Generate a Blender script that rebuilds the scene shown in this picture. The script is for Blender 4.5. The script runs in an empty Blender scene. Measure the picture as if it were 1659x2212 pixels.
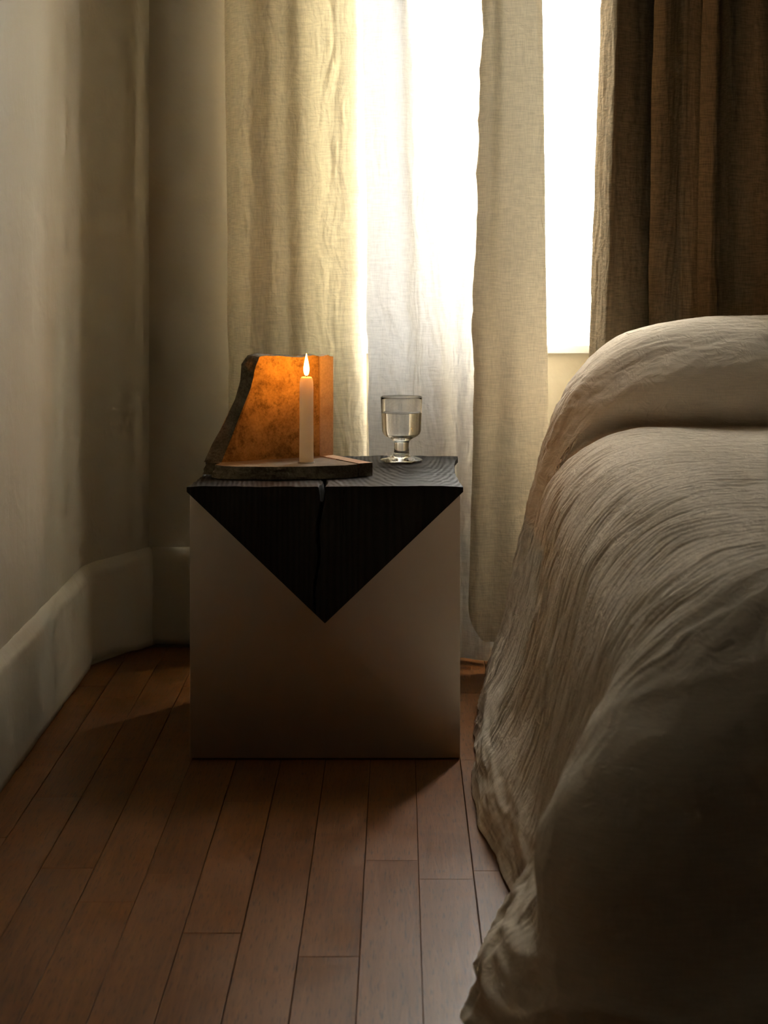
import bpy, bmesh, math, random
import numpy as np
from mathutils import Vector

sc = bpy.context.scene
COL = sc.collection

# ------------------------------------------------------------------ camera
cam = bpy.data.cameras.new('camera')
cam_o = bpy.data.objects.new('camera', cam); COL.objects.link(cam_o)
cam_o.location = (0, 0, 0.752)
cam_o.rotation_euler = (math.pi / 2, 0, 0)
cam.sensor_fit = 'AUTO'; cam.sensor_width = 36
cam.lens = 4200 / 2212 * 36
cam.shift_x = (829.5 - 862) / 2212
cam.shift_y = (525 - 1106) / 2212
cam.clip_start = 0.05
cam.dof.use_dof = True; cam.dof.focus_distance = 2.95; cam.dof.aperture_fstop = 11
sc.camera = cam_o

# ------------------------------------------------------------------ sky, exposure
SKY = 124.0
w = bpy.data.worlds.new('overcast_sky'); sc.world = w; w.use_nodes = True
bg = w.node_tree.nodes['Background']
bg.inputs[0].default_value = (1.0, 0.985, 0.955, 1)
bg.inputs[1].default_value = SKY
sc.view_settings.view_transform = 'Standard'
sc.view_settings.look = 'None'
sc.view_settings.gamma = 1
sc.view_settings.use_curve_mapping = False
sc.view_settings.exposure = 0.0
sc.cycles.use_denoising = True
sc.cycles.use_light_tree = False
sc.cycles.use_adaptive_sampling = True
sc.cycles.adaptive_threshold = 0.1
sc.cycles.max_bounces = 10
sc.cycles.diffuse_bounces = 4
sc.cycles.transmission_bounces = 9
sc.cycles.transparent_max_bounces = 8
sc.cycles.sample_clamp_indirect = 20
# light portal filling the window opening (samples the sky better, emits nothing itself)
WX0, WX1, WZ0, WZ1 = -0.066, 0.575, 0.558, 2.42
pl = bpy.data.lights.new('window_portal', 'AREA'); pl.shape = 'RECTANGLE'
pl.size = WX1 - WX0; pl.size_y = WZ1 - WZ0; pl.cycles.is_portal = True
po = bpy.data.objects.new('window_portal', pl); COL.objects.link(po)
po.location = ((WX0 + WX1) / 2, 3.95, (WZ0 + WZ1) / 2)
po.rotation_euler = (-math.pi / 2, 0, 0)

# ------------------------------------------------------------------ helpers
rng = np.random.RandomState(7)
_ang = rng.rand(8192) * 2 * np.pi
_gx, _gy = np.cos(_ang), np.sin(_ang)
def _h(ix, iy, seed):
    return ((ix * 73856093) ^ (iy * 19349663) ^ (seed * 83492791 + 12345)) & 8191
def gn(x, y, seed=0):
    x = np.asarray(x, float); y = np.asarray(y, float)
    ix = np.floor(x).astype(np.int64); iy = np.floor(y).astype(np.int64)
    fx, fy = x - ix, y - iy
    ux = fx**3 * (fx * (fx * 6 - 15) + 10); uy = fy**3 * (fy * (fy * 6 - 15) + 10)
    def g(a, b):
        k = _h(ix + a, iy + b, seed)
        return _gx[k] * (fx - a) + _gy[k] * (fy - b)
    return 1.4 * ((g(0, 0) * (1 - ux) + g(1, 0) * ux) * (1 - uy) + (g(0, 1) * (1 - ux) + g(1, 1) * ux) * uy)
def fbm(x, y, seed=0, o=4):
    r = 0; a = 1.0; f = 1.0
    for i in range(o):
        r = r + a * gn(x * f, y * f, seed + i); a *= .5; f *= 2.03
    return r
def ridge(x, y, seed=0, o=2):
    r = 0; a = 1.0; f = 1.0
    for i in range(o):
        n = 1 - np.abs(gn(x * f, y * f, seed + 11 * i)) * 2
        r = r + a * n; a *= .5; f *= 2.1
    return r
def sstep(a, b, x):
    t = np.clip((np.asarray(x, float) - a) / (b - a), 0, 1)
    return t * t * (3 - 2 * t)

def link(name, me, mat=None, parent=None, smooth=False, angle=None):
    o = bpy.data.objects.new(name, me); COL.objects.link(o)
    if mat is not None: me.materials.append(mat)
    if smooth:
        me.polygons.foreach_set('use_smooth', [True] * len(me.polygons))
        if angle: me.set_sharp_from_angle(angle=math.radians(angle))
    if parent is not None: o.parent = parent
    return o
def grid(name, P, mat, parent=None, closed_u=False, uv=None):
    nu, nv = P.shape[:2]
    me = bpy.data.meshes.new(name)
    idx = np.arange(nu * nv).reshape(nu, nv)
    if closed_u: idx = np.vstack([idx, idx[:1]])
    q = np.stack([idx[:-1, :-1], idx[1:, :-1], idx[1:, 1:], idx[:-1, 1:]], -1).reshape(-1, 4)
    me.vertices.add(nu * nv); me.vertices.foreach_set('co', np.ascontiguousarray(P, dtype=np.float32).ravel())
    n = len(q)
    me.loops.add(n * 4); me.loops.foreach_set('vertex_index', q.astype(np.int32).ravel())
    me.polygons.add(n)
    me.polygons.foreach_set('loop_start', (np.arange(n) * 4).astype(np.int32))
    me.polygons.foreach_set('loop_total', np.full(n, 4, np.int32))
    if uv is not None:
        l = me.uv_layers.new(name='UVMap')
        l.data.foreach_set('uv', uv.reshape(-1, 2)[q.ravel()].astype(np.float32).ravel())
    me.update(calc_edges=True); me.validate()
    return link(name, me, mat, parent, smooth=True)
def bm_obj(name, bm, mat, parent=None, smooth=True, angle=35):
    bmesh.ops.recalc_face_normals(bm, faces=bm.faces)
    me = bpy.data.meshes.new(name); bm.to_mesh(me); bm.free()
    return link(name, me, mat, parent, smooth, angle)
def empty(name, loc):
    o = bpy.data.objects.new(name, None); COL.objects.link(o); o.location = loc
    o.empty_display_size = .05
    bpy.context.view_layer.update()
    return o
def tag(o, label=None, cat=None, group=None, kind=None):
    if label: o['label'] = label
    if cat: o['category'] = cat
    if group: o['group'] = group
    if kind: o['kind'] = kind
    return o
def add_box(bm, lo, hi):
    vs = [bm.verts.new((x, y, z)) for x in (lo[0], hi[0]) for y in (lo[1], hi[1]) for z in (lo[2], hi[2])]
    for f in ((0, 1, 3, 2), (4, 6, 7, 5), (0, 4, 5, 1), (2, 3, 7, 6), (0, 2, 6, 4), (1, 5, 7, 3)):
        bm.faces.new([vs[i] for i in f])
def box(name, lo, hi, mat, parent=None, bevel=0):
    bm = bmesh.new(); add_box(bm, lo, hi)
    if bevel: bmesh.ops.bevel(bm, geom=bm.edges[:], offset=bevel, segments=2, affect='EDGES', profile=.6)
    return bm_obj(name, bm, mat, parent)
def lathe(name, prof, mat, parent=None, n=64, angle=40):
    bm = bmesh.new(); rings = []
    for r, z in prof:
        if r < 1e-6: rings.append([bm.verts.new((0, 0, z))])
        else: rings.append([bm.verts.new((r * math.cos(2 * math.pi * i / n), r * math.sin(2 * math.pi * i / n), z)) for i in range(n)])
    for a, b in zip(rings, rings[1:]):
        for i in range(n):
            j = (i + 1) % n
            if len(a) == 1 and len(b) == 1: continue
            if len(a) == 1: bm.faces.new((a[0], b[i], b[j]))
            elif len(b) == 1: bm.faces.new((a[i], b[0], a[j]))
            else: bm.faces.new((a[i], b[i], b[j], a[j]))
    return bm_obj(name, bm, mat, parent, True, angle)
def catmull(P, n, closed=False):
    P = np.asarray(P, float)
    Q = np.vstack([2 * P[0] - P[1], P, 2 * P[-1] - P[-2]])
    k = len(P) - 1
    t = np.linspace(0, k, max(n * 4, 200)); i = np.minimum(t.astype(int), k - 1); f = (t - i)[:, None]
    p0, p1, p2, p3 = Q[i], Q[i + 1], Q[i + 2], Q[i + 3]
    c = .5 * (2 * p1 + (p2 - p0) * f + (2 * p0 - 5 * p1 + 4 * p2 - p3) * f**2 + (3 * p1 - p0 - 3 * p2 + p3) * f**3)
    L = np.concatenate([[0], np.cumsum(np.linalg.norm(np.diff(c, axis=0), axis=1))])
    u = np.linspace(0, L[-1], n)
    return np.stack([np.interp(u, L, c[:, j]) for j in range(c.shape[1])], 1), L[-1]

# ------------------------------------------------------------------ materials
class NT:
    def __init__(s, name):
        s.m = bpy.data.materials.new(name); s.m.use_nodes = True
        s.t = s.m.node_tree; s.t.nodes.clear()
        s.out = s.n('ShaderNodeOutputMaterial')
    def n(s, typ, **kw):
        nd = s.t.nodes.new(typ)
        for k, v in kw.items(): setattr(nd, k, v)
        return nd
    def set(s, nd, **kw):
        for k, v in kw.items():
            i = nd.inputs[k.replace('_', ' ')] if k.replace('_', ' ') in nd.inputs else nd.inputs[int(k[1:])]
            if hasattr(v, 'is_output') or isinstance(v, bpy.types.NodeSocket): s.t.links.new(v, i)
            else: i.default_value = v
        return nd
    def coord(s, which='Object', scale=(1, 1, 1), rot=(0, 0, 0), rand=0):
        tc = s.n('ShaderNodeTexCoord'); mp = s.n('ShaderNodeMapping')
        s.t.links.new(tc.outputs[which], mp.inputs[0])
        mp.inputs['Scale'].default_value = scale; mp.inputs['Rotation'].default_value = rot
        if rand:
            oi = s.n('ShaderNodeObjectInfo'); mu = s.n('ShaderNodeMath', operation='MULTIPLY')
            s.t.links.new(oi.outputs['Random'], mu.inputs[0]); mu.inputs[1].default_value = rand
            cb = s.n('ShaderNodeCombineXYZ')
            for i in range(3): s.t.links.new(mu.outputs[0], cb.inputs[i])
            s.t.links.new(cb.outputs[0], mp.inputs['Location'])
        return mp.outputs[0]
    def noise(s, vec, scale=5, detail=4, rough=.55, dist=0):
        nd = s.n('ShaderNodeTexNoise'); s.t.links.new(vec, nd.inputs['Vector'])
        nd.inputs['Scale'].default_value = scale; nd.inputs['Detail'].default_value = detail
        nd.inputs['Roughness'].default_value = rough; nd.inputs['Distortion'].default_value = dist
        return nd.outputs[0]
    def ramp(s, fac, stops):
        nd = s.n('ShaderNodeValToRGB'); s.t.links.new(fac, nd.inputs[0])
        e = nd.color_ramp.elements
        while len(e) < len(stops): e.new(.5)
        for el, (p, c) in zip(e, stops):
            el.position = p; el.color = c if len(c) == 4 else (*c, 1)
        return nd.outputs[0]
    def mix(s, fac, a, b, typ='MIX'):
        nd = s.n('ShaderNodeMix', data_type='RGBA', blend_type=typ)
        for i, v in ((0, fac), (6, a), (7, b)):
            if isinstance(v, bpy.types.NodeSocket): s.t.links.new(v, nd.inputs[i])
            else: nd.inputs[i].default_value = v if i == 0 else (*v[:3], 1)
        return nd.outputs[2]
    def math(s, op, a, b=0.0):
        nd = s.n('ShaderNodeMath', operation=op)
        for i, v in ((0, a), (1, b)):
            if isinstance(v, bpy.types.NodeSocket): s.t.links.new(v, nd.inputs[i])
            else: nd.inputs[i].default_value = v
        return nd.outputs[0]
    def bump(s, h, strength=.3, dist=.002, normal=None):
        nd = s.n('ShaderNodeBump'); s.t.links.new(h, nd.inputs['Height'])
        nd.inputs['Strength'].default_value = strength; nd.inputs['Distance'].default_value = dist
        if normal is not None: s.t.links.new(normal, nd.inputs['Normal'])
        return nd.outputs[0]
    def principled(s, color, rough=.5, normal=None, metallic=0, **kw):
        p = s.n('ShaderNodeBsdfPrincipled')
        for key, v in (('Base Color', color), ('Roughness', rough), ('Metallic', metallic)) + tuple((k.replace('_', ' '), v) for k, v in kw.items()):
            if isinstance(v, bpy.types.NodeSocket): s.t.links.new(v, p.inputs[key])
            else: p.inputs[key].default_value = (*v, 1) if isinstance(v, tuple) and len(v) == 3 and key != 'Subsurface Radius' else v
        if normal is not None: s.t.links.new(normal, p.inputs['Normal'])
        s.t.links.new(p.outputs[0], s.out.inputs[0])
        return s.m

def m_plaster(name, col):
    t = NT(name); v = t.coord()
    big = t.noise(v, 2.5, 1); fine = t.noise(v, 110, 2, .6); mid = t.noise(v, 17, 2, .5, .6)
    c = t.mix(big, tuple(x * .94 for x in col), tuple(min(1, x * 1.05) for x in col))
    n1 = t.bump(mid, .35, .006); n2 = t.bump(fine, .18, .002, n1)
    return t.principled(c, .75, n2, Specular_IOR_Level=.25)
M_wall = m_plaster('painted_plaster', (.385, .330, .236))
M_skirt = m_plaster('painted_skirting', (.385, .330, .236))
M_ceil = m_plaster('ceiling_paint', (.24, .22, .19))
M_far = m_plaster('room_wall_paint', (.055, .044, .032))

def m_wood_floor():
    t = NT('oak_floor')
    v = t.coord('Object', (1, 1, 1), rand=37)
    tone = t.n('ShaderNodeObjectInfo').outputs['Random']
    vg = t.coord('Object', (38, 2.2, 38), rand=37)
    g = t.noise(vg, 3.2, 5, .6, 1.2)
    vp = t.coord('Object', (300, 16, 300), rand=11)
    pores = t.noise(vp, 2.2, 2, .5)
    wear = t.noise(v, 7, 4, .6, .4)
    base = t.ramp(g, [(.28, (.075, .025, .005)), (.5, (.138, .047, .009)), (.72, (.190, .070, .015))])
    base = t.mix(.35, base, t.ramp(tone, [(0, (.090, .030, .006)), (.5, (.140, .049, .010)), (1, (.195, .070, .014))]))
    base = t.mix(t.ramp(wear, [(.42, (0, 0, 0)), (.7, (.5, .5, .5))]), base, (.20, .082, .022))
    pm = t.ramp(pores, [(.30, (1, 1, 1)), (.42, (0, 0, 0))])
    base = t.mix(t.math('MULTIPLY', pm, .75), base, (.02, .009, .004))
    rough = t.ramp(wear, [(.3, (.33,) * 3), (.7, (.47,) * 3)])
    n1 = t.bump(g, .12, .002); n2 = t.bump(pm, -.25, .0015, n1)
    return t.principled(base, rough, n2, Specular_IOR_Level=.20)
M_floor = m_wood_floor()
t = NT('dark_gap'); M_dark = t.principled((.012, .008, .005), .9)

def m_cloth(name, col, tcol, trans=.4, holes=.0, weave=900, slub=.5, sheen=0, nscale=1.0):
    """woven linen: diffuse + translucent threads, a little open weave, slubs and fine wrinkles"""
    t = NT(name); v = t.coord()
    va = t.coord('Object', (1, 1, .06)); vb = t.coord('Object', (.05, .05, 1))
    a = t.noise(va, weave, 0, .5); b = t.noise(vb, weave, 0, .5)
    wv = t.math('ADD', a, b)
    cr = t.noise(v, 38, 2, .62, 1.3)
    big = t.noise(v, 5, 1)
    sl = t.ramp(b, [(.40, (1, 1, 1)), (.62, (1 - .3 * slub,) * 3)])
    sl = t.mix(1, sl, t.ramp(a, [(.42, (1, 1, 1)), (.66, (1 - .22 * slub,) * 3)]), 'MULTIPLY')
    c = t.mix(big, tuple(x * .93 for x in col), col); c = t.mix(1, c, sl, 'MULTIPLY')
    ct = t.mix(1, tcol, sl, 'MULTIPLY')
    n1 = t.bump(cr, .35 * nscale, .006); n2 = t.bump(wv, .12 * nscale, .0008, n1)
    d = t.set(t.n('ShaderNodeBsdfDiffuse'), Color=c, Roughness=.4, Normal=n2)
    tr = t.set(t.n('ShaderNodeBsdfTranslucent'), Color=ct, Normal=n2)
    mx = t.n('ShaderNodeMixShader'); mx.inputs[0].default_value = trans
    t.t.links.new(d.outputs[0], mx.inputs[1]); t.t.links.new(tr.outputs[0], mx.inputs[2])
    last = mx.outputs[0]
    if holes:
        tp = t.n('ShaderNodeBsdfTransparent'); mh = t.n('ShaderNodeMixShader')
        hf = t.math('MULTIPLY', t.ramp(wv, [(.75, (1.3,) * 3), (1.1, (.6,) * 3)]), holes)
        t.t.links.new(hf, mh.inputs[0]); t.t.links.new(last, mh.inputs[1]); t.t.links.new(tp.outputs[0], mh.inputs[2])
        last = mh.outputs[0]
    t.t.links.new(last, t.out.inputs[0])
    return t.m
M_linen = m_cloth('natural_linen', (.74, .66, .51), (.93, .79, .48), .085, 0)
M_linen2 = m_cloth('linen_panel', (.72, .64, .49), (.92, .80, .56), .017, 0)
M_thin = m_cloth('thin_linen', (.86, .84, .80), (.97, .96, .95), .056, 0, slub=.35)
M_sheer = m_cloth('sheer_linen', (.88, .84, .76), (.97, .96, .94), .42, .38, slub=.3)
M_brown = m_cloth('brown_linen', (.135, .105, .068), (.80, .38, .12), .0036, 0, slub=.9)
M_spread = m_cloth('taupe_linen', (.69, .595, .475), (.3, .24, .18), .005, 0, slub=.25, nscale=.9)

def m_metal():
    t = NT('brushed_steel'); v = t.coord('Object', (1, 1, 60))
    g = t.noise(v, 14, 4, .6); cl = t.noise(t.coord(), 5, 4, .6)
    c = t.mix(cl, (.52, .45, .385), (.62, .54, .46))
    r = t.ramp(cl, [(.3, (.36,) * 3), (.7, (.46,) * 3)])
    return t.principled(c, r, t.bump(g, .05, .0006), 1)
M_metal = m_metal()
def m_char():
    t = NT('charred_wood')
    v = t.coord('Object')
    # growth rings of a flat-sawn board: distorted bands running across the top, denser towards the pith
    wv = t.n('ShaderNodeTexWave', wave_type='RINGS', rings_direction='Z', wave_profile='SIN')
    mp = t.coord('Object', (1.0, .20, .10)); mp.node.inputs['Location'].default_value = (-.020, -.648, -.040); t.t.links.new(mp, wv.inputs['Vector'])
    t.set(wv, Scale=44.0, Distortion=6.5, Detail=2.0, Detail_Scale=.6)
    fine = t.noise(t.coord('Object', (8, 60, 8)), 9, 4, .6)
    fleck = t.noise(t.coord('Object', (60, 60, 6)), 10, 3, .6)
    h = t.math('ADD', t.math('MULTIPLY', wv.outputs['Fac'], .9), t.math('MULTIPLY', fine, .5))
    c = t.mix(h, (.004, .0032, .0027), (.011, .008, .006))
    n1 = t.bump(h, .5, .0022); n2 = t.bump(fleck, .25, .0015, n1)
    return t.principled(c, .66, n2, Specular_IOR_Level=.30)
M_char = m_char()
def m_stone(name, c0, c1, c2, bstr=.35, rough=.8, speck=.6):
    t = NT(name); v = t.coord()
    a = t.noise(v, 15, 5, .72, .5); b = t.noise(v, 300, 3, .6); p = t.noise(v, 55, 5, .7)
    c = t.ramp(a, [(.36, c0), (.5, c1), (.64, c2)])
    c = t.mix(t.math('MULTIPLY', t.ramp(p, [(.52, (0,) * 3), (.66, (1,) * 3)]), speck), c, tuple(x * .42 for x in c0))
    c = t.mix(.3, c, t.ramp(b, [(.3, tuple(x * .5 for x in c0)), (.7, c2)]))
    n1 = t.bump(a, bstr, .004); n2 = t.bump(b, bstr * .8, .0012, n1)
    return t.principled(c, rough, n2, Specular_IOR_Level=.3)
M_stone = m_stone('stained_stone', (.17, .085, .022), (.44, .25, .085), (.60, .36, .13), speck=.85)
M_stone_top = m_stone('grey_stone', (.22, .165, .115), (.33, .26, .19), (.40, .32, .24), .2, speck=.3)
M_cut = m_stone('cut_stone', (.52, .36, .25), (.64, .46, .33), (.70, .52, .38), .12, .7, .12)
M_break = m_stone('broken_stone', (.075, .058, .040), (.17, .135, .095), (.30, .25, .18), .9, .9)

def m_wax():
    t = NT('candle_wax')
    n = t.bump(t.noise(t.coord(), 90, 2), .06, .001)
    d = t.set(t.n('ShaderNodeBsdfDiffuse'), Color=(.88, .83, .73, 1), Normal=n)
    tr = t.set(t.n('ShaderNodeBsdfTranslucent'), Color=(1.0, .84, .58, 1))
    g = t.set(t.n('ShaderNodeBsdfGlossy'), Color=(1, 1, 1, 1), Roughness=.35)
    m1 = t.n('ShaderNodeMixShader'); m1.inputs[0].default_value = .58
    t.t.links.new(d.outputs[0], m1.inputs[1]); t.t.links.new(tr.outputs[0], m1.inputs[2])
    m2 = t.n('ShaderNodeMixShader'); m2.inputs[0].default_value = .03
    t.t.links.new(m1.outputs[0], m2.inputs[1]); t.t.links.new(g.outputs[0], m2.inputs[2])
    t.t.links.new(m2.outputs[0], t.out.inputs[0])
    return t.m
M_wax = m_wax()
t = NT('burnt_wick'); M_wick = t.principled((.03, .015, .012), .9)
def m_flame():
    t = NT('flame'); e = t.n('ShaderNodeEmission')
    gz = t.n('ShaderNodeSeparateXYZ'); t.t.links.new(t.coord('Generated'), gz.inputs[0])
    c = t.ramp(gz.outputs[2], [(0, (.45, .10, .02)), (.2, (1, .36, .035)), (.6, (1, .40, .045)), (1, (1, .34, .03))])
    t.t.links.new(c, e.inputs[0])
    s = t.math('MULTIPLY', t.ramp(gz.outputs[2], [(0, (.03,) * 3), (.22, (.9,) * 3), (1, (1,) * 3)]), FLAME)
    t.t.links.new(s, e.inputs[1]); t.t.links.new(e.outputs[0], t.out.inputs[0])
    return t.m
FLAME = 300.0
M_flame = m_flame()
t = NT('clear_glass'); M_glass = t.principled((.985, .975, .95), 0.0, None, 0, Transmission_Weight=1.0, IOR=1.48)
t = NT('water'); M_water = t.principled((.99, .99, .985), 0.0, None, 0, Transmission_Weight=1.0, IOR=1.333)
def m_pane():
    t = NT('window_glass'); a = t.n('ShaderNodeBsdfTransparent'); b = t.n('ShaderNodeBsdfGlossy'); b.inputs['Roughness'].default_value = .02
    a.inputs[0].default_value = (.97, .98, .97, 1)
    mx = t.n('ShaderNodeMixShader'); mx.inputs[0].default_value = .06
    t.t.links.new(a.outputs[0], mx.inputs[1]); t.t.links.new(b.outputs[0], mx.inputs[2]); t.t.links.new(mx.outputs[0], t.out.inputs[0])
    return t.m
M_pane = m_pane()
t = NT('white_paint'); M_frame = t.principled((.78, .76, .72), .4)

# ------------------------------------------------------------------ room shell
LX = -0.558                                # left wall face
def wall_strip(name, path, thick, z0, z1, mat, nz=1):
    """solid wall along a plan path (face on the right-hand side of travel), thickness outwards"""
    P = np.array(path, float); T = np.gradient(P, axis=0); T /= np.linalg.norm(T, axis=1)[:, None]
    Nn = np.stack([-T[:, 1], T[:, 0]], 1)
    Q = P + Nn * thick
    bm = bmesh.new(); R = []
    for p, q in zip(P, Q):
        R.append([bm.verts.new((p[0], p[1], z0)), bm.verts.new((p[0], p[1], z1)), bm.verts.new((q[0], q[1], z1)), bm.verts.new((q[0], q[1], z0))])
    for a, b in zip(R, R[1:]):
        for i in range(4): bm.faces.new((a[i], b[i], b[(i + 1) % 4], a[(i + 1) % 4]))
    bm.faces.new(R[0]); bm.faces.new(R[-1])
    return bm_obj(name, bm, mat, None, True, 30)
c0 = np.array([LX, 3.448]); c1 = np.array([-0.468, 3.640])
d1 = (c1 - c0) / np.linalg.norm(c1 - c0)
def fillet(c, a, b, r, n=8):
    """points of a quadratic fillet at corner c between directions -a (incoming) and b (outgoing)"""
    return [tuple((1 - k)**2 * (c - a * r) + 2 * k * (1 - k) * c + k * k * (c + b * r)) for k in np.linspace(0, 1, n)]
lpath = [(LX, -4.0), (LX, 1.0), (LX, 3.2)] + fillet(c0, np.array([0, 1.]), d1, .045) + [tuple(c0 + d1 * .12), tuple(c1)]
tag(wall_strip('wall_left', lpath, .12, -0.02, 2.55, M_wall), kind='structure')
CH = 2.5
bm = bmesh.new()
add_box(bm, (-0.62, 3.640, -0.02), (WX0, 3.90, 2.55))
add_box(bm, (WX1, 3.640, -0.02), (2.5, 3.90, 2.55))
add_box(bm, (WX0, 3.640, -0.02), (WX1, 3.90, WZ0))
add_box(bm, (WX0, 3.640, WZ1), (WX1, 3.90, 2.55))
tag(bm_obj('wall_back', bm, M_wall), kind='structure')
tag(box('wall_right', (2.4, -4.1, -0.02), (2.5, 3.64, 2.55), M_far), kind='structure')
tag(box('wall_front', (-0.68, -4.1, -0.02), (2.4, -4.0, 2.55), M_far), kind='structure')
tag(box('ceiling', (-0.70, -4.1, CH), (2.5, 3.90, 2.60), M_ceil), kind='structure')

# skirting: rounded-top board following the wall
def skirting(name, path, z0f, mat, n=400, seed=3):
    prof = [(.0, .1830), (.0025, .1822), (.0070, .1770), (.0115, .1705), (.0140, .1660), (.0148, .158), (.0148, .10), (.0150, .05), (.0150, .012), (.0140, 0.0), (0, 0)]
    P, L = catmull(path, n) if False else (None, 0)
    pts = np.array(path, float); seg = np.concatenate([[0], np.cumsum(np.linalg.norm(np.diff(pts, axis=0), axis=1))])
    u = np.unique(np.concatenate([np.linspace(0, seg[-1], n), seg]))
    X = np.interp(u, seg, pts[:, 0]); Y = np.interp(u, seg, pts[:, 1])
    T = np.stack([np.gradient(X, u), np.gradient(Y, u)], 1); T /= np.linalg.norm(T, axis=1)[:, None]
    Nn = np.stack([T[:, 1], -T[:, 0]], 1)
    rows = []
    for k, (o, z) in enumerate(prof):
        wob = fbm(u * 9, np.full_like(u, k * .35), seed) * .0009 * (1 if 0 < k < len(prof) - 1 else 0)
        zz = z + (fbm(u * 14, np.full_like(u, 9.), seed + 4) * .0012 if z > .1 else 0) * np.ones_like(u)
        if k >= len(prof) - 3: zz = zz + z0f(u / seg[-1], X, Y) + np.maximum(0, fbm(u * 40, np.full_like(u, 2.), seed + 8)) * .0022
        oo = o + wob
        rows.append(np.stack([X + Nn[:, 0] * oo, Y + Nn[:, 1] * oo, zz], 1))
    return grid(name, np.stack(rows, 1), mat)
b0 = np.array([LX, 3.449])
spath = [(LX, -4.0), (LX, 1.0), (LX, 3.3)] + fillet(b0, np.array([0, 1.]), d1, .018, 6) + [tuple(c0 + d1 * .1), (c1[0] - .0, c1[1])]
def lift_left(f, X, Y):
    k = sstep(3.42, 3.445, Y) * (1 - sstep(3.50, 3.60, Y))
    return .002 + .011 * k
tag(skirting('baseboard_left', spath, lift_left, M_skirt, 900), kind='structure')
tag(skirting('baseboard_back', [(-0.462, 3.640), (0.0, 3.640), (2.4, 3.640)], lambda f, X, Y: .004 + 0 * X, M_skirt, 500, 21), kind='structure')

# floor: dark bed + individual oak strips
floor = box('floor', (-0.70, -4.1, -0.10), (2.5, 3.90, -0.012), M_dark); tag(floor, kind='structure')
PW = 0.065
random.seed(4)
plank_cache = {}
def plank_mesh(L, wd):
    key = (round(L, 3), round(wd, 4))
    if key in plank_cache: return plank_cache[key]
    bm = bmesh.new(); add_box(bm, (-wd / 2 + .0001, -L / 2 + .0001, -.012), (wd / 2 - .0001, L / 2 - .0001, 0))
    bmesh.ops.bevel(bm, geom=[e for e in bm.edges if all(v.co.z > -.001 for v in e.verts)], offset=.0004, segments=1, affect='EDGES')
    me = bpy.data.meshes.new('plank'); bmesh.ops.recalc_face_normals(bm, faces=bm.faces); bm.to_mesh(me); bm.free()
    me.materials.append(M_floor)
    plank_cache[key] = me
    return me
def add_plank(x, y, L, wd):
    o = bpy.data.objects.new('plank', plank_mesh(L, wd)); COL.objects.link(o)
    o.location = (x, y, 0); o.parent = floor
    o.rotation_euler = (random.gauss(0, .0003), random.gauss(0, .0016), 0)
    o.location.z = random.gauss(0, .00012) - .0004
LENS = [.42, .50, .58, .66, .80, .95]
x = -0.0415 - 8 * PW
k = 0
while x < 1.9:
    gap = random.choice([.0003, .0005, .0008, .0013])
    wd = PW - gap
    y = 1.15 + random.random() * .3
    y0 = y - .02
    add_plank(x + PW / 2, (0.95 + y) / 2, round(y - .95, 2) - .0006, wd)
    y = .95 + round(y - .95, 2)
    end = 3.622
    while y < end - .02:
        L = random.choice(LENS)
        if y + L > end: L = round(end - y, 2)
        add_plank(x + PW / 2, y + L / 2, L - .0001, wd)
        y += L
    x += PW; k += 1
far = box('floor_boards', (-0.56, -4.0, -0.011), (2.4, 0.948, -0.0003), M_floor, floor)   # behind the camera
far['kind'] = 'stuff'

# window in the back wall
win = empty('window_1', ((WX0 + WX1) / 2, 3.74, WZ0)); tag(win, kind='structure')
def part(o, parent):
    o.parent = parent; o.matrix_parent_inverse = parent.matrix_world.inverted(); return o
fy0, fy1 = 3.74, 3.79
for nm, lo, hi in (('frame_rail', (WX0, fy0, WZ0), (WX1, fy1, WZ0 + .02)), ('frame_rail', (WX0, fy0, WZ1 - .05), (WX1, fy1, WZ1)),
                   ('frame_stile', (WX0, fy0, WZ0 + .02), (WX0 + .03, fy1, WZ1 - .05)), ('frame_stile', (WX1 - .04, fy0, WZ0 + .02), (WX1, fy1, WZ1 - .05)),
                   ('meeting_stile', (.19, fy0, WZ0 + .02), (.235, fy1, WZ1 - .05))):
    part(box(nm, lo, hi, M_frame, None, .003), win)
for lo, hi in ((WX0 + .03, .19), (.235, WX1 - .04)):
    part(box('pane', (lo, 3.762, WZ0 + .02), (hi, 3.766, WZ1 - .05), M_pane), win)
part(box('window_sill', (WX0, 3.625, WZ0 - .012), (WX1, 3.74, WZ0 + .004), M_frame, None, .003), win)

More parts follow.
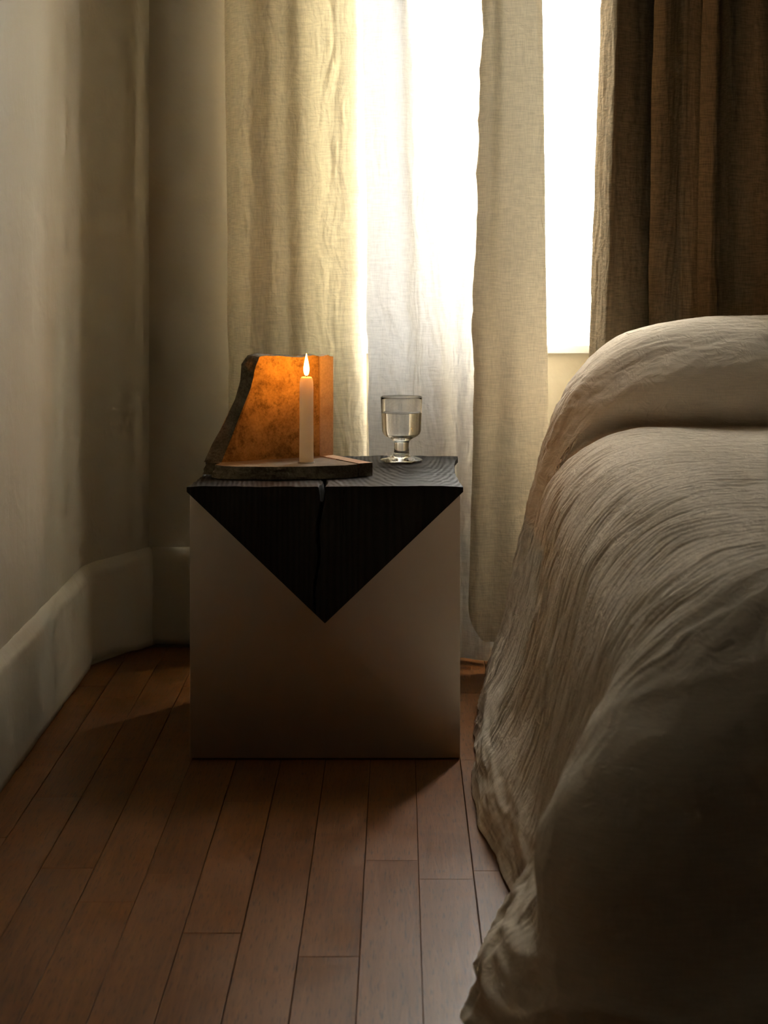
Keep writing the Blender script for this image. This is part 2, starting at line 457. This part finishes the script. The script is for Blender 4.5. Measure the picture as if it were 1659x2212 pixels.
# ------------------------------------------------------------------ curtains
def PX(px, d): return (px - 862) * d / 4200
def curtain(name, top, bot, z0, z1, nu, nv, mat, wr=1.0, seed=1, hem=None, wfun=None, mid=None):
    """cloth hung along a plan curve; plan given as (x, depth) at head and hem"""
    A, L = catmull(top, nu); B, L2 = catmull(bot, nu)
    u = np.linspace(0, L, nu)
    zt = np.linspace(0, 1, nv)
    U = np.repeat(u[:, None], nv, 1)
    zlow = np.full(nu, z0) if hem is None else hem(u / L)
    Z = zlow[:, None] + (z1 - zlow[:, None]) * zt[None, :]
    k = np.clip(Z / 1.18, 0, 1.25)[..., None]
    P2 = B[:, None, :] * (1 - k) + A[:, None, :] * k
    X, Y = P2[..., 0], P2[..., 1]
    dX = np.gradient(X, axis=0); dY = np.gradient(Y, axis=0); n = np.sqrt(dX**2 + dY**2) + 1e-9
    NX, NY = dY / n, -dX / n
    W = wr * (.0035 * ridge(U / .045 + .6 * fbm(U * 6, Z * 5, seed + 5, 2), Z / .32 + U * 3, seed, 2)
              + .0016 * ridge(U / .018 + 1.2 * fbm(U * 9, Z * 7, seed + 7, 2), Z / .09 + U * 8, seed + 3, 2)
              + .004 * fbm(U / .09, Z / .5, seed + 9, 3))
    if wfun is not None: W = W * wfun(U / L, Z)
    P = np.stack([X + NX * W, Y + NY * W, Z], -1)
    return grid(name, P, mat)
TOPZ = CH
# left linen panel, hung close to the wall beside the window
def flat(pl):
    return [(PX(p, d), d) for p, d in pl]
top = flat([(487, 3.616), (491, 3.592), (502, 3.568), (524, 3.548), (545, 3.538), (580, 3.543), (616, 3.538), (646, 3.545), (682, 3.538), (714, 3.532), (750, 3.532), (775, 3.538), (784, 3.548)])
bot = flat([(499, 3.612), (504, 3.592), (516, 3.568), (538, 3.548), (560, 3.536), (592, 3.543), (628, 3.536), (658, 3.546), (692, 3.535), (724, 3.530), (759, 3.532), (785, 3.538), (796, 3.548)])
o = curtain('linen_curtain', top, bot, .012, TOPZ - .01, 260, 560, M_linen, .8, 31,
            wfun=lambda u, z: .35 + 1.1 * np.exp(-((u - .30) / .09)**2) + 1.3 * np.exp(-((u - .82) / .10)**2))
tag(o, 'beige crinkled linen curtain panel left of the bright gap, behind the candle', 'curtain')
# sheer panel across the window
top = [(PX(788, 3.53), 3.53), (PX(800, 3.52), 3.515), (PX(840, 3.5), 3.51), (PX(868, 3.5), 3.492), (PX(885, 3.5), 3.528), (PX(940, 3.5), 3.530), (PX(1000, 3.5), 3.515), (PX(1060, 3.5), 3.535), (PX(1130, 3.5), 3.52), (PX(1200, 3.5), 3.525), (PX(1260, 3.5), 3.535), (PX(1330, 3.52), 3.53)]
bot = [(PX(804, 3.50), 3.505), (PX(820, 3.50), 3.49), (PX(880, 3.5), 3.485), (PX(960, 3.5), 3.478), (PX(995, 3.5), 3.51), (PX(1020, 3.5), 3.50), (PX(1050, 3.5), 3.485), (PX(1080, 3.5), 3.50), (PX(1130, 3.5), 3.51), (PX(1200, 3.5), 3.50), (PX(1260, 3.5), 3.51), (PX(1330, 3.5), 3.50)]
o = curtain('linen_curtain', top[:8], bot[:8], .004, TOPZ - .01, 240, 520, M_thin, .8, 57)
tag(o, 'thin pale linen curtain panel glowing white behind the water goblet', 'curtain')
# sill-length sheer hung inside the window recess
nS = 30
top = [(WX0 + .006 + (WX1 - WX0 - .012) * i / nS, 3.690 + .006 * math.sin(i * 1.3)) for i in range(nS + 1)]
bot = [(WX0 + .006 + (WX1 - WX0 - .012) * i / nS, 3.690 + .008 * math.sin(i * 1.2 + .5)) for i in range(nS + 1)]
o = curtain('sheer_curtain', top, bot, WZ0 + .007, WZ1 - .004, 260, 300, M_sheer, .3, 67)
tag(o, 'sheer curtain close to the window, blown out white in the gap before the brown curtain', 'curtain')
# narrow doubled linen panel beside the white gap
top = [(PX(1066, 3.46), 3.465), (PX(1052, 3.45), 3.460), (PX(1050, 3.44), 3.440), (PX(1068, 3.43), 3.425), (PX(1090, 3.43), 3.436), (PX(1125, 3.43), 3.428), (PX(1155, 3.43), 3.430), (PX(1172, 3.43), 3.440)]
bot = [(PX(1030, 3.46), 3.465), (PX(1014, 3.44), 3.440), (PX(1011, 3.42), 3.420), (PX(1026, 3.41), 3.408), (PX(1060, 3.41), 3.414), (PX(1110, 3.41), 3.406), (PX(1160, 3.42), 3.420), (PX(1192, 3.42), 3.425)]
def hemC(u):
    return .052 + .085 * (1 - sstep(.10, .42, u))
o = curtain('linen_curtain', top, bot, .05, TOPZ - .01, 240, 560, M_linen2, .7, 83, hem=hemC,
            wfun=lambda u, z: .35 + 1.5 * np.exp(-((u - .20) / .10)**2) * sstep(.3, .7, z) + .5 * np.exp(-((u - .95) / .05)**2))
tag(o, 'narrow beige linen curtain panel hanging between the goblet and the bed, rounded at its hem', 'curtain')
# brown curtain behind the bed
def brown(pl):
    return [(PX(p, d), d) for p, d in pl]
top = brown([(1306, 3.50), (1302, 3.475), (1318, 3.435), (1334, 3.402), (1346, 3.408), (1408, 3.452), (1400, 3.466), (1345, 3.472), (1352, 3.488), (1412, 3.488), (1448, 3.470), (1464, 3.430), (1480, 3.400), (1490, 3.406), (1513, 3.446), (1504, 3.462), (1482, 3.470), (1490, 3.488), (1535, 3.488), (1558, 3.475), (1566, 3.430), (1574, 3.400), (1590, 3.402), (1680, 3.462), (1670, 3.476), (1600, 3.480), (1606, 3.494), (1700, 3.490), (1740, 3.46), (1800, 3.42), (1860, 3.46)])
bot = brown([(1256, 3.50), (1248, 3.470), (1266, 3.435), (1290, 3.396), (1306, 3.404), (1392, 3.452), (1384, 3.466), (1316, 3.472), (1324, 3.488), (1404, 3.488), (1440, 3.470), (1456, 3.430), (1472, 3.396), (1484, 3.402), (1543, 3.446), (1532, 3.462), (1510, 3.470), (1518, 3.488), (1566, 3.488), (1590, 3.475), (1600, 3.430), (1610, 3.400), (1626, 3.402), (1700, 3.462), (1690, 3.476), (1630, 3.480), (1636, 3.494), (1720, 3.490), (1760, 3.46), (1810, 3.42), (1870, 3.46)])
o = curtain('brown_curtain', top, bot, .012, TOPZ - .01, 620, 420, M_brown, .45, 101)
tag(o, 'dark brown linen curtain hanging in deep folds behind the bed', 'curtain')

# ------------------------------------------------------------------ bed under its linen spread
bed = empty('bed', (0.95, 2.55, 0)); tag(bed, 'bed covered to the floor by a rumpled taupe linen spread', 'bed')
XE, XR, YF, YH, RC = .255, 1.65, 1.72, 3.345, .12
ZT = .468
mt = box('mattress', (XE + .07, YF + .07, .24), (XR - .07, YH - .03, .40), M_spread, None, .03); part(mt, bed)
bs = box('bed_base', (XE + .09, YF + .09, .0), (XR - .09, YH - .04, .235), M_dark, None, .005); part(bs, bed)
# outline stations, clockwise from the head-left: (x, y, outward nx, ny, weight)
st = []
def seg(p, q, n, nx, ny):
    for i in range(n):
        f = i / n; st.append((p[0] + (q[0] - p[0]) * f, p[1] + (q[1] - p[1]) * f, nx, ny))
def arc(cx, cy, a0, a1, n):
    for i in range(n):
        a = a0 + (a1 - a0) * i / n; st.append((cx + RC * math.cos(a), cy + RC * math.sin(a), math.cos(a), math.sin(a)))
RH = .10
seg((XE, YH - RC), (XE, YF + RC), 720, -1, 0)
arc(XE + RC, YF + RC, math.pi, 1.5 * math.pi, 200)
seg((XE + RC, YF), (XR - RC, YF), 360, 0, -1)
arc(XR - RC, YF + RC, 1.5 * math.pi, 2 * math.pi, 20)
seg((XR, YF + RC), (XR, YH - RC), 90, 1, 0)
arc(XR - RC, YH - RC, 0, .5 * math.pi, 12)
seg((XR - RC, YH), (XE + RC, YH), 90, 0, 1)
arc(XE + RC, YH - RC, .5 * math.pi, math.pi, 40)
S = np.array(st); ns = len(S)
E = S[:, :2]; O = S[:, 2:]
cl = np.concatenate([[0], np.cumsum(np.linalg.norm(np.diff(E, axis=0), axis=1))])
theta = np.arctan2(-O[:, 1], -O[:, 0])      # 0 on the left side, pi/2 at the foot
isleft = (np.arange(ns) < 720)
iscorn = (np.arange(ns) >= 720) & (np.arange(ns) < 920)
isfoot = (np.arange(ns) >= 920) & (np.arange(ns) < 1280)
Hy = [1.5, 1.87, 1.95, 2.0, 2.085, 2.15, 2.23, 2.35, 2.5, 2.64, 2.94, 3.24, 3.43]
Hx = [.05, .075, .092, .105, .118, .140, .131, .120, .102, .098, .1175, .141, .158]
hem = XE - np.interp(E[:, 1], Hy, Hx)
midw = np.full(ns, .066)
cornk = np.where(iscorn, np.clip(theta / (np.pi / 2), 0, 1), 0)
hem = np.where(iscorn, .175 - .02 * np.sin(np.pi * cornk) - .035 * cornk, hem)
peak = np.exp(-((cornk - .42) / .30)**2)
midw = np.where(iscorn, .07 + .105 * peak, midw)
# shoulder of the corner fold reaches a little along both sides
dl = np.clip((E[:, 1] - (YF + RC)), 0, None)
midw = np.where(isleft, .066 + .02 * np.exp(-(dl / .05)**2), midw)
df = E[:, 0] - (XE + RC)
foldw = .07 + .055 * np.exp(-(df / .07)**2) + .035 * np.sin(df * 21 + .6) * np.exp(-df * .8)
midw = np.where(isfoot, foldw, midw)
hem = np.where(isfoot, .15 + .05 * np.sin(df * 17 + 1.0) * np.exp(-df * .5), hem)
other = ~(isleft | iscorn | isfoot)
hem = np.where(other, .03, hem); midw = np.where(other, .02, midw)
ker = np.hanning(61); ker /= ker.sum()
def smooth_loop(a): return np.convolve(np.concatenate([a[-30:], a, a[:30]]), ker, 'valid')
midw = smooth_loop(midw); hemk = np.hanning(25); hemk /= hemk.sum()
hem = np.convolve(np.concatenate([hem[-12:], hem, hem[:12]]), hemk, 'valid')
zt = ZT - .012 * sstep(2.6, 1.8, E[:, 1])
# spine of the top
SP = np.stack([np.full(ns, .95), np.clip(E[:, 1], 2.5, 2.9)], 1)
SP[:, 1] = np.where(isleft | (S[:, 2] > .9), np.clip(E[:, 1], 2.5, 3.2), np.clip(E[:, 1], 2.5, 3.2))
D = np.linalg.norm(SP - E, axis=1)
one = np.ones(ns)
def cp(o, z): return np.stack([o * one, z * one], 1)
shoulder = np.maximum(midw, .05)
ctl = np.stack([cp(-.16, zt), cp(-.105, zt - .003), cp(-.055, zt - .016), cp(-.012 + .10 * (midw - .066), zt - .046), cp(.34 * midw + .004, zt - .095),
                cp(.70 * midw, .31), cp(midw, .225), cp(midw + .35 * (hem - midw), .13), cp(midw + .82 * (hem - midw), .055), cp(hem - .005, .018), cp(hem, .003)], 1)
Kc = ctl.shape[1] - 1
NT_, NF = 150, 210
tt = np.linspace(0, Kc, NF); ii = np.minimum(tt.astype(int), Kc - 1); ff = (tt - ii)[None, :, None]
Qc = np.concatenate([2 * ctl[:, :1] - ctl[:, 1:2], ctl, 2 * ctl[:, -1:] - ctl[:, -2:-1]], 1)
p0, p1, p2, p3 = Qc[:, ii], Qc[:, ii + 1], Qc[:, ii + 2], Qc[:, ii + 3]
fl = .5 * (2 * p1 + (p2 - p0) * ff + (2 * p0 - 5 * p1 + 4 * p2 - p3) * ff**2 + (3 * p1 - p0 - 3 * p2 + p3) * ff**3)
FX = E[:, None, 0] + O[:, None, 0] * fl[..., 0]; FY = E[:, None, 1] + O[:, None, 1] * fl[..., 0]; FZ = fl[..., 1]
inn = E - O * .16
kk = np.linspace(0, 1, NT_, endpoint=False)[None, :] ** .8
TX = SP[:, None, 0] * (1 - kk) + inn[:, None, 0] * kk; TY = SP[:, None, 1] * (1 - kk) + inn[:, None, 1] * kk
TZ = zt[:, None] * kk + (ZT + .002) * (1 - kk)
X = np.hstack([TX, FX]); Y = np.hstack([TY, FY]); Z = np.hstack([TZ, FZ])
# sagging foot edge of the top, pillow hump at the head
hump = (1 - np.clip(np.abs((Y - 3.20) / .175), 0, 1)**3.2)**.5
hx = (1 - np.clip((.56 - X) / .335, 0, 1)**2.1)**.62 * (1 - sstep(1.35, 1.62, X))
hump = hump * hx
amt = sstep(.30, .42, Z)
H = .163 * hump * amt
Z = Z + H
Y = Y - .040 * np.sin(np.pi * np.clip(hump, 0, 1)**.8) * (Y < 3.2) * amt * hx
# wrinkles
Sx = np.repeat(cl[:, None], X.shape[1], 1)
dl_ = np.sqrt(np.diff(X, axis=1)**2 + np.diff(Y, axis=1)**2 + np.diff(Z, axis=1)**2)
Tt = np.concatenate([np.zeros((ns, 1)), np.cumsum(dl_, axis=1)], 1)
Tt = Tt - Tt[:, NT_:NT_ + 1]
Pb = np.stack([X, Y, Z], -1)
du = np.roll(Pb, -1, 0) - np.roll(Pb, 1, 0); dv = np.gradient(Pb, axis=1)
N = np.cross(dv, du); N /= np.linalg.norm(N, axis=2)[..., None] + 1e-12
N = np.where((N[..., 2:3] < -.3) & (Z[..., None] > .3), N, N)
fmask = sstep(.05, .20, Tt); tmask = 1 - sstep(.02, .16, Tt)
low = sstep(.14, .03, Z); yy = Y
lk = np.where(isleft, 1.0, np.where(iscorn, 1 - sstep(.05, .6, cornk), 0)); fk = np.where(isfoot, 1.0, np.where(iscorn, sstep(.05, .6, cornk), 0))
leftk = np.repeat(lk[:, None], X.shape[1], 1)
frontk = np.repeat(fk[:, None], X.shape[1], 1)
wq = .9 * fbm(Sx * 5, Tt * 6, 301, 3)
cr1 = ridge(Sx / .021 + wq * 1.6 + Tt * 1.0, Tt / .26, 311, 2)
cr2 = ridge(Sx / .0095 + wq * 2.6 + Tt * 2, Tt / .09, 331, 2)
patch = np.clip(.75 + .9 * fbm(Sx / .16, Tt / .16, 341, 2), .25, 1.7)
dg = ridge((Sx + .9 * Tt) / .035 + wq, (Sx * .5 - Tt) / .14, 351, 2)
hz = ridge(Tt / .026 + wq * 1.2 + Sx * 2, Sx / .11, 371, 2)
rear = sstep(2.92, 3.02, yy)
W = leftk * fmask * ((1 - rear) * (1 - low) * patch * (.0032 * cr1 + .0015 * cr2) + rear * (.0026 * dg + .0010 * cr2) + low * (.0042 * fbm(Sx / .17 + Tt * 3, Tt / .032, 377, 3) + .0008 * dg))
W += frontk * fmask * (.011 * fbm((Sx + .35 * Tt) / .13, Tt / .30, 391, 2) + .0045 * ridge((Sx + .7 * Tt) / .10, Tt / .26, 397, 1) + .0015 * fbm(Sx / .03, Tt / .05, 398, 2))
vx = X + .25 * Y
W += tmask * (.0055 * fbm(X / .30, Y / .22, 411, 2) + .0009 * ridge(Y / .020 + 1.1 * fbm(X * 9, Y * 9, 421, 2) + X * .8, X / .09, 423, 2) + .0006 * ridge(Y / .010 + X * 2, X / .07, 427, 2))
edge = np.exp(-((Tt - .07) / .09)**2) * leftk
W += edge * .0009 * patch * cr1
# gathered folds that run from the pillow's end down the side
crz = np.exp(-((yy - 3.03) / .035)**2) * sstep(.10, .30, Z) * leftk * sstep(-.08, .06, Tt)
W += -.013 * crz
W += .007 * np.exp(-((yy - 3.085) / .018)**2) * sstep(.06, .3, Z) * leftk * fmask
W += .004 * np.exp(-((yy - 2.965) / .010)**2) * fmask * leftk
# rumpled hem lying on the floor near the foot corner
pud = sstep(2.16, 1.98, yy) * sstep(.16, .05, Z) * np.clip(leftk + frontk, 0, 1)
W += pud * (.010 * ridge(Sx / .085 + wq * .8, Tt / .07, 451, 2) + .004)
W += 0
P = Pb + N * W[..., None]
P[..., 2] = np.maximum(P[..., 2], .0025)
o = grid('bedspread', P, M_spread, None, closed_u=True)
me = o.data
part(o, bed)

# ------------------------------------------------------------------ side table: steel body with a V notch, charred wood wedge
TXC, TY0, TY1, TW, TH = -0.1078, 2.83, 3.228, .1967, .398
tab = empty('side_table', (TXC, (TY0 + TY1) / 2, 0)); tag(tab, 'cube side table of brushed steel with a charred black wood wedge top', 'side table')
def prism(name, poly, y0, y1, mat, bevel=.0012, parent=None):
    bm = bmesh.new()
    a = [bm.verts.new((x, y0, z)) for x, z in poly]; b = [bm.verts.new((x, y1, z)) for x, z in poly]
    bm.faces.new(a); bm.faces.new(b[::-1])
    for i in range(len(poly)):
        j = (i + 1) % len(poly); bm.faces.new((a[i], b[i], b[j], a[j]))
    if bevel: bmesh.ops.bevel(bm, geom=bm.edges[:], offset=bevel, segments=2, affect='EDGES', profile=.6)
    return bm_obj(name, bm, mat, parent)
part(prism('steel_body', [(TXC - TW, .002), (TXC + TW, .002), (TXC + TW, .388), (TXC, .1965), (TXC - TW, .388)], TY0, TY1, M_metal, .0016), tab)
# wood wedge: closed grid, cross-section outline swept along the depth, with a drying crack
def wood_wedge():
    ny = 70
    ys = np.linspace(TY0 - .0012, TY1 + .003, ny)
    ring = []
    # top edge left to right, then down to the apex and back; dense top for relief
    L0, R0 = -.3080, .0930
    xs = np.linspace(L0, R0, 240)
    crack_x = lambda z, y: -.1125 + .004 * np.sin(y * 40) + .010 * (z - .398) / .2
    rows = []
    for j, y in enumerate(ys):
        fy = (y - ys[0]) / (ys[-1] - ys[0])
        # weathered ends: concave, stepped outline seen from above
        l = L0 + .007 * math.sin(math.pi * min(1, fy * 1.25)) * 1.2 - .010 * sstep(.72, .95, fy) + .0016 * gn(y * 60, 3.3, 5)
        r = R0 - .0065 * math.sin(math.pi * min(1, fy * 1.1)) + .0045 * sstep(.8, 1, fy) + .0012 * gn(y * 60, 8.3, 6)
        f = (xs - L0) / (R0 - L0)
        x = l + (r - l) * f
        z = TH + .0009 * fbm(x * 22, np.full_like(x, y * 50), 9, 3) + .0007 * gn(x * 8, np.full_like(x, y * 110), 12) - .0008 * (np.abs(f - .5) * 2)**12
        front = math.exp(-((y - ys[0]) / .012)**2)
        cx = crack_x(TH, y); w_ = .0022 + .0015 * front
        dep = np.exp(-((x - cx) / w_)**4) * (.022)
        z = z - dep
        for yc, x0, x1 in ((3.005, -.02, .10), (3.062, -.06, .10), (2.93, -.30, -.18), (2.885, .02, .09)):
            z = z - .0022 * math.exp(-((y - yc) / .0045)**2) * sstep(x0 - .02, x0 + .02, x) * (1 - sstep(x1 - .02, x1 + .02, x))
        # underside: left tip, apex, right tip
        n2 = 60
        g = np.linspace(0, 1, n2)
        tipz = TH - .008
        ux = np.concatenate([np.linspace(r, TXC, n2)[0:], np.linspace(TXC, l, n2)[1:]])
        uz = np.concatenate([np.linspace(tipz, .1985, n2), np.linspace(.1985, tipz, n2)[1:]])
        rows.append(np.concatenate([np.stack([x, np.full_like(x, y), z], 1), np.stack([ux, np.full_like(ux, y), uz], 1)]))
    P = np.stack(rows, 0)
    nring = P.shape[1]
    # side grid
    verts = P.reshape(-1, 3).tolist(); faces = []
    for j in range(ny - 1):
        for i in range(nring):
            k = (i + 1) % nring
            faces.append((j * nring + i, j * nring + k, (j + 1) * nring + k, (j + 1) * nring + i))
    # front face as a strip grid between the top row and the underside, with the crack continuing down
    def cap(j, sign):
        base = len(verts)
        row = P[j]; tp = row[:240]
        nz = 60
        y = tp[0, 1]
        G = []
        for a in range(240):
            x, _, ztop = tp[a]
            zt_ = max(ztop, TH - .009) if True else ztop
            if x < TXC: zb = np.interp(x, [row[-1, 0], TXC], [TH - .008, .1985])
            else: zb = np.interp(x, [TXC, row[240, 0]], [.1985, TH - .008])
            col = []
            for b in range(nz + 1):
                z = ztop + (zb - ztop) * b / nz
                q = (z - .2) / .2
                cxx = -.1125 + .004 * math.sin(y * 40) - .012 * (1 - q) + .0022 * math.sin(z * 70)
                wd = .0008 + .0022 * max(0, q)
                dd = .018 * math.exp(-((x - cxx) / wd)**4) * min(1, max(0, q * 4))
                dd += .0018 * max(0, float(gn(x * 130, z * 7, 77)) - .15) + .003 * math.exp(-((x + .083 - .02 * (z - .3)) / .0010)**2) * (z > .33) + .002 * math.exp(-((x + .205) / .0009)**2) * (z > .30)
                if b == 0 or b == nz or a in (0, 239): dd = dd if b == 0 and abs(x - cxx) < .006 else 0
                G.append((x, y + sign * dd, z))
        verts.extend(G)
        for a in range(239):
            for b in range(nz):
                v0 = base + a * (nz + 1) + b; v1 = v0 + nz + 1
                faces.append((v0, v0 + 1, v1 + 1, v1) if sign > 0 else (v0, v1, v1 + 1, v0 + 1))
    cap(0, 1); cap(ny - 1, -1)
    me = bpy.data.meshes.new('wood_wedge'); me.from_pydata(verts, [], faces); me.update()
    bm = bmesh.new(); bm.from_mesh(me); bmesh.ops.remove_doubles(bm, verts=bm.verts, dist=.00005); bmesh.ops.recalc_face_normals(bm, faces=bm.faces)
    bm.to_mesh(me); bm.free()
    return link('wood_wedge', me, M_char, None, True, 50)
ww = part(wood_wedge(), tab)

# ------------------------------------------------------------------ broken stone corner piece
BZ = TH + .0012                              # rests on the wood
STH = .0188
U2 = np.array([.8627, .5058]); N2 = np.array([.5058, -.8627])
P0 = np.array([-.271, 2.960])
stone = empty('stone_fragment', (-.17, 2.95, BZ)); tag(stone, 'broken stone corner fragment with an upright slab, sheltering the candle', 'stone')
def rough_extrude(name, front, back, mapf, mat_front, mat_edge, smooth_sides, seed, amp=.0022, rows=5):
    """slab between two outlines (lists of (a, b) pairs); broken sides are roughened, smooth_sides: set of straight segments"""
    F = [np.array(p, float) for p in front]; B = [np.array(p, float) for p in back]
    pf, pb, sm = [], [], []
    n = len(F)
    for i in range(n):
        j = (i + 1) % n
        k = 2 if i in smooth_sides else max(2, int(np.linalg.norm(F[j] - F[i]) / .0022))
        for s in range(k):
            f = s / k
            pf.append(F[i] * (1 - f) + F[j] * f); pb.append(B[i] * (1 - f) + B[j] * f); sm.append(i in smooth_sides)
    m = len(pf); pf = np.array(pf); pb = np.array(pb)
    cen = pf.mean(0)
    bm = bmesh.new(); R = []
    for r in range(rows + 1):
        f = r / rows; ring = []
        for i in range(m):
            p = pf[i] * (1 - f) + pb[i] * f
            if not sm[i]:
                d = p - cen; d = d / (np.linalg.norm(d) + 1e-9)
                a = amp * (.45 if r in (0, rows) else 1.0)
                p = p + d * a * (float(fbm(i * .16, r * .9, seed, 3)) + .4 * float(gn(i * .61, r * 1.7, seed + 9)))
            ring.append(bm.verts.new(mapf(p[0], p[1], f)))
        R.append(ring)
    ff_ = bm.faces.new(R[0]); fb_ = bm.faces.new(R[-1][::-1])
    sides = []
    for a, b in zip(R, R[1:]):
        for i in range(m):
            j = (i + 1) % m; fc = bm.faces.new((a[i], a[j], b[j], b[i])); fc.material_index = 0 if sm[i] and sm[j] else 1
    for fc in (ff_, fb_): fc.material_index = 0
    bmesh.ops.triangulate(bm, faces=[ff_, fb_])
    o = bm_obj(name, bm, mat_front, None, True, 28)
    o.data.materials.append(mat_edge)
    return o
VB = BZ + STH
TPAN = .019
front = [(.0004, -.0), (.0128, .027), (.0292, .0566), (.0400, .080), (.0465, .0977), (.0530, .122), (.0590, .146), (.0650, .159), (.0760, .1605), (.0966, .1598), (.118, .1575), (.1369, .1560), (.158, .1590), (.168, .1570), (.1700, .0)]
back = [(-.0200, -.0), (-.0060, .027), (.0130, .0566), (.0260, .080), (.0340, .0977), (.0420, .122), (.0430, .148), (.0540, .1615), (.0700, .1635), (.0966, .1620), (.118, .1595), (.1369, .1580), (.158, .1600), (.168, .1590), (.1700, .0)]
def mp_panel(a, b, f):
    q = P0 + U2 * a - N2 * (TPAN * f); return (q[0], q[1], VB + b - .0004)
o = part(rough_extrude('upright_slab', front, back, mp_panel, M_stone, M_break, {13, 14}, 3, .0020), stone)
# paler cut band where the side wall was sawn off: upright strip and strip on the base
fb2 = [(.1702, .0), (.1702, .1568), (.176, .1572), (.1835, .1590), (.1900, .1555), (.1932, .1560), (.1932, .0)]
def mp_band(a, b, f):
    q = P0 + U2 * a + N2 * .0016 - N2 * ((TPAN + .0016) * f); return (q[0], q[1], VB + b - .0004)
o = part(rough_extrude('cut_band', fb2, fb2, mp_band, M_cut, M_cut, {0, 5, 6}, 8, .0007), stone); o['label'] = 'paler smooth sawn strip'
# base slab
top = [(-.2716, 2.9560), (-.2770, 2.930), (-.262, 2.912), (-.240, 2.906), (-.205, 2.903), (-.170, 2.902), (-.140, 2.906), (-.112, 2.913), (-.080, 2.922), (-.0625, 2.9372), (-.1262, 3.0460)]
q = P0 + U2 * .1700 - N2 * TPAN; q2 = P0 - U2 * .016 - N2 * TPAN
top += [tuple(q), tuple(q2), (-.2850, 2.962)]
bott = [(x_ - (.006 if x_ < -.24 else 0), y_ - (.004 if y_ < 2.93 else 0)) for x_, y_ in top]
def mp_base(a, b, f): return (a, b, BZ + STH * (1 - f))
o = part(rough_extrude('base_slab', top, bott, mp_base, M_stone_top, M_break, {9, 10, 11}, 15, .0032), stone)
e0 = P0 + U2 * .1702; e1 = e0 + N2 * .1262
e2 = e1 + U2 * .0232; e3 = e0 + U2 * .0232 - N2 * TPAN; e4 = e0 - N2 * TPAN
bt = [tuple(e1), tuple(e2), tuple(e3), tuple(e4)]
def mp_bb(a, b, f): return (a, b, BZ + (STH + .0010) * (1 - f))
bb = rough_extrude('cut_band', bt, bt, mp_bb, M_cut, M_break, {1, 2, 3}, 19, .0012)
part(bb, stone); bb['label'] = 'paler smooth sawn strip'

# ------------------------------------------------------------------ candle
CX, CY, CZ0 = -.1408, 2.9555, VB
can = empty('candle', (CX, CY, CZ0)); tag(can, 'lit white pillar candle standing on the stone fragment', 'candle')
wax = lathe('wax', [(0, .0003), (.0106, .0003), (.0110, .002), (.0108, .02), (.0106, .07), (.0105, .118), (.0102, .1235), (.0090, .1285), (.0075, .1305), (.0060, .1305), (.0045, .1290), (.0022, .1280), (0, .1280)], M_wax, can, 40, 60)
drip = lathe('wax_drip', [(0, .0), (.0132, .0), (.0128, .0010), (.0112, .0018), (0, .0018)], M_wax, can, 40, 60)
bm = bmesh.new(); R = []
wp = [(0, 0, .127, .0009), (.0002, 0, .1300, .0009), (.0007, 0, .1322, .0008), (.0013, 0, .1338, .0008), (.0016, 0, .1348, .0004)]
for x_, y_, z_, r_ in wp: R.append([bm.verts.new((x_ + r_ * math.cos(a * math.pi / 4), y_ + r_ * math.sin(a * math.pi / 4), z_)) for a in range(8)])
for a, b in zip(R, R[1:]):
    for i in range(8): bm.faces.new((a[i], a[(i + 1) % 8], b[(i + 1) % 8], b[i]))
bm.faces.new(R[0]); bm.faces.new(R[-1])
bm_obj('wick', bm, M_wick, can)
fl_o = lathe('flame', [(0, .1320), (.0019, .1325), (.0030, .1342), (.0039, .1375), (.0043, .1410), (.0042, .1450), (.0035, .1500), (.0025, .1550), (.0014, .1600), (.0006, .1640), (0, .1665)], M_flame, can, 24, 80)

# ------------------------------------------------------------------ goblet of water
gob = empty('goblet', (.0040, 3.150, TH + .0012)); tag(gob, 'clear stemmed glass goblet half filled with water on the black table', 'glass')
outer = [(0, .0), (.0335, .0), (.0343, .0010), (.0340, .0022), (.030, .0040), (.022, .0060), (.0155, .0082), (.0130, .0108), (.0122, .0150), (.0120, .0220), (.0122, .0290), (.0132, .0325), (.0190, .0365), (.0262, .0405), (.0298, .0440), (.0316, .0490), (.0320, .0580), (.0330, .0820), (.0339, .1025), (.0338, .1036), (.0331, .1040)]
inner = [(.0325, .1034), (.0322, .1000), (.0313, .0820), (.0303, .0580), (.0298, .0510), (.0280, .0462), (.0240, .0440), (.0150, .0432), (0, .0430)]
lathe('glass_body', outer + inner, M_glass, gob, 96, 50)
WL = .0788
def irad(z):
    zz = [p[1] for p in inner][::-1]; rr = [p[0] for p in inner][::-1]
    return float(np.interp(z, zz, rr))
wpf = [(0, .04290)] + [(irad(z) + .0001, z) for z in (.0432, .0440, .0462, .0510, .0580, .0700, WL)] + [(irad(WL) * .96, WL - .0006), (0, WL - .0007)]
lathe('water', wpf, M_water, gob, 96, 50)
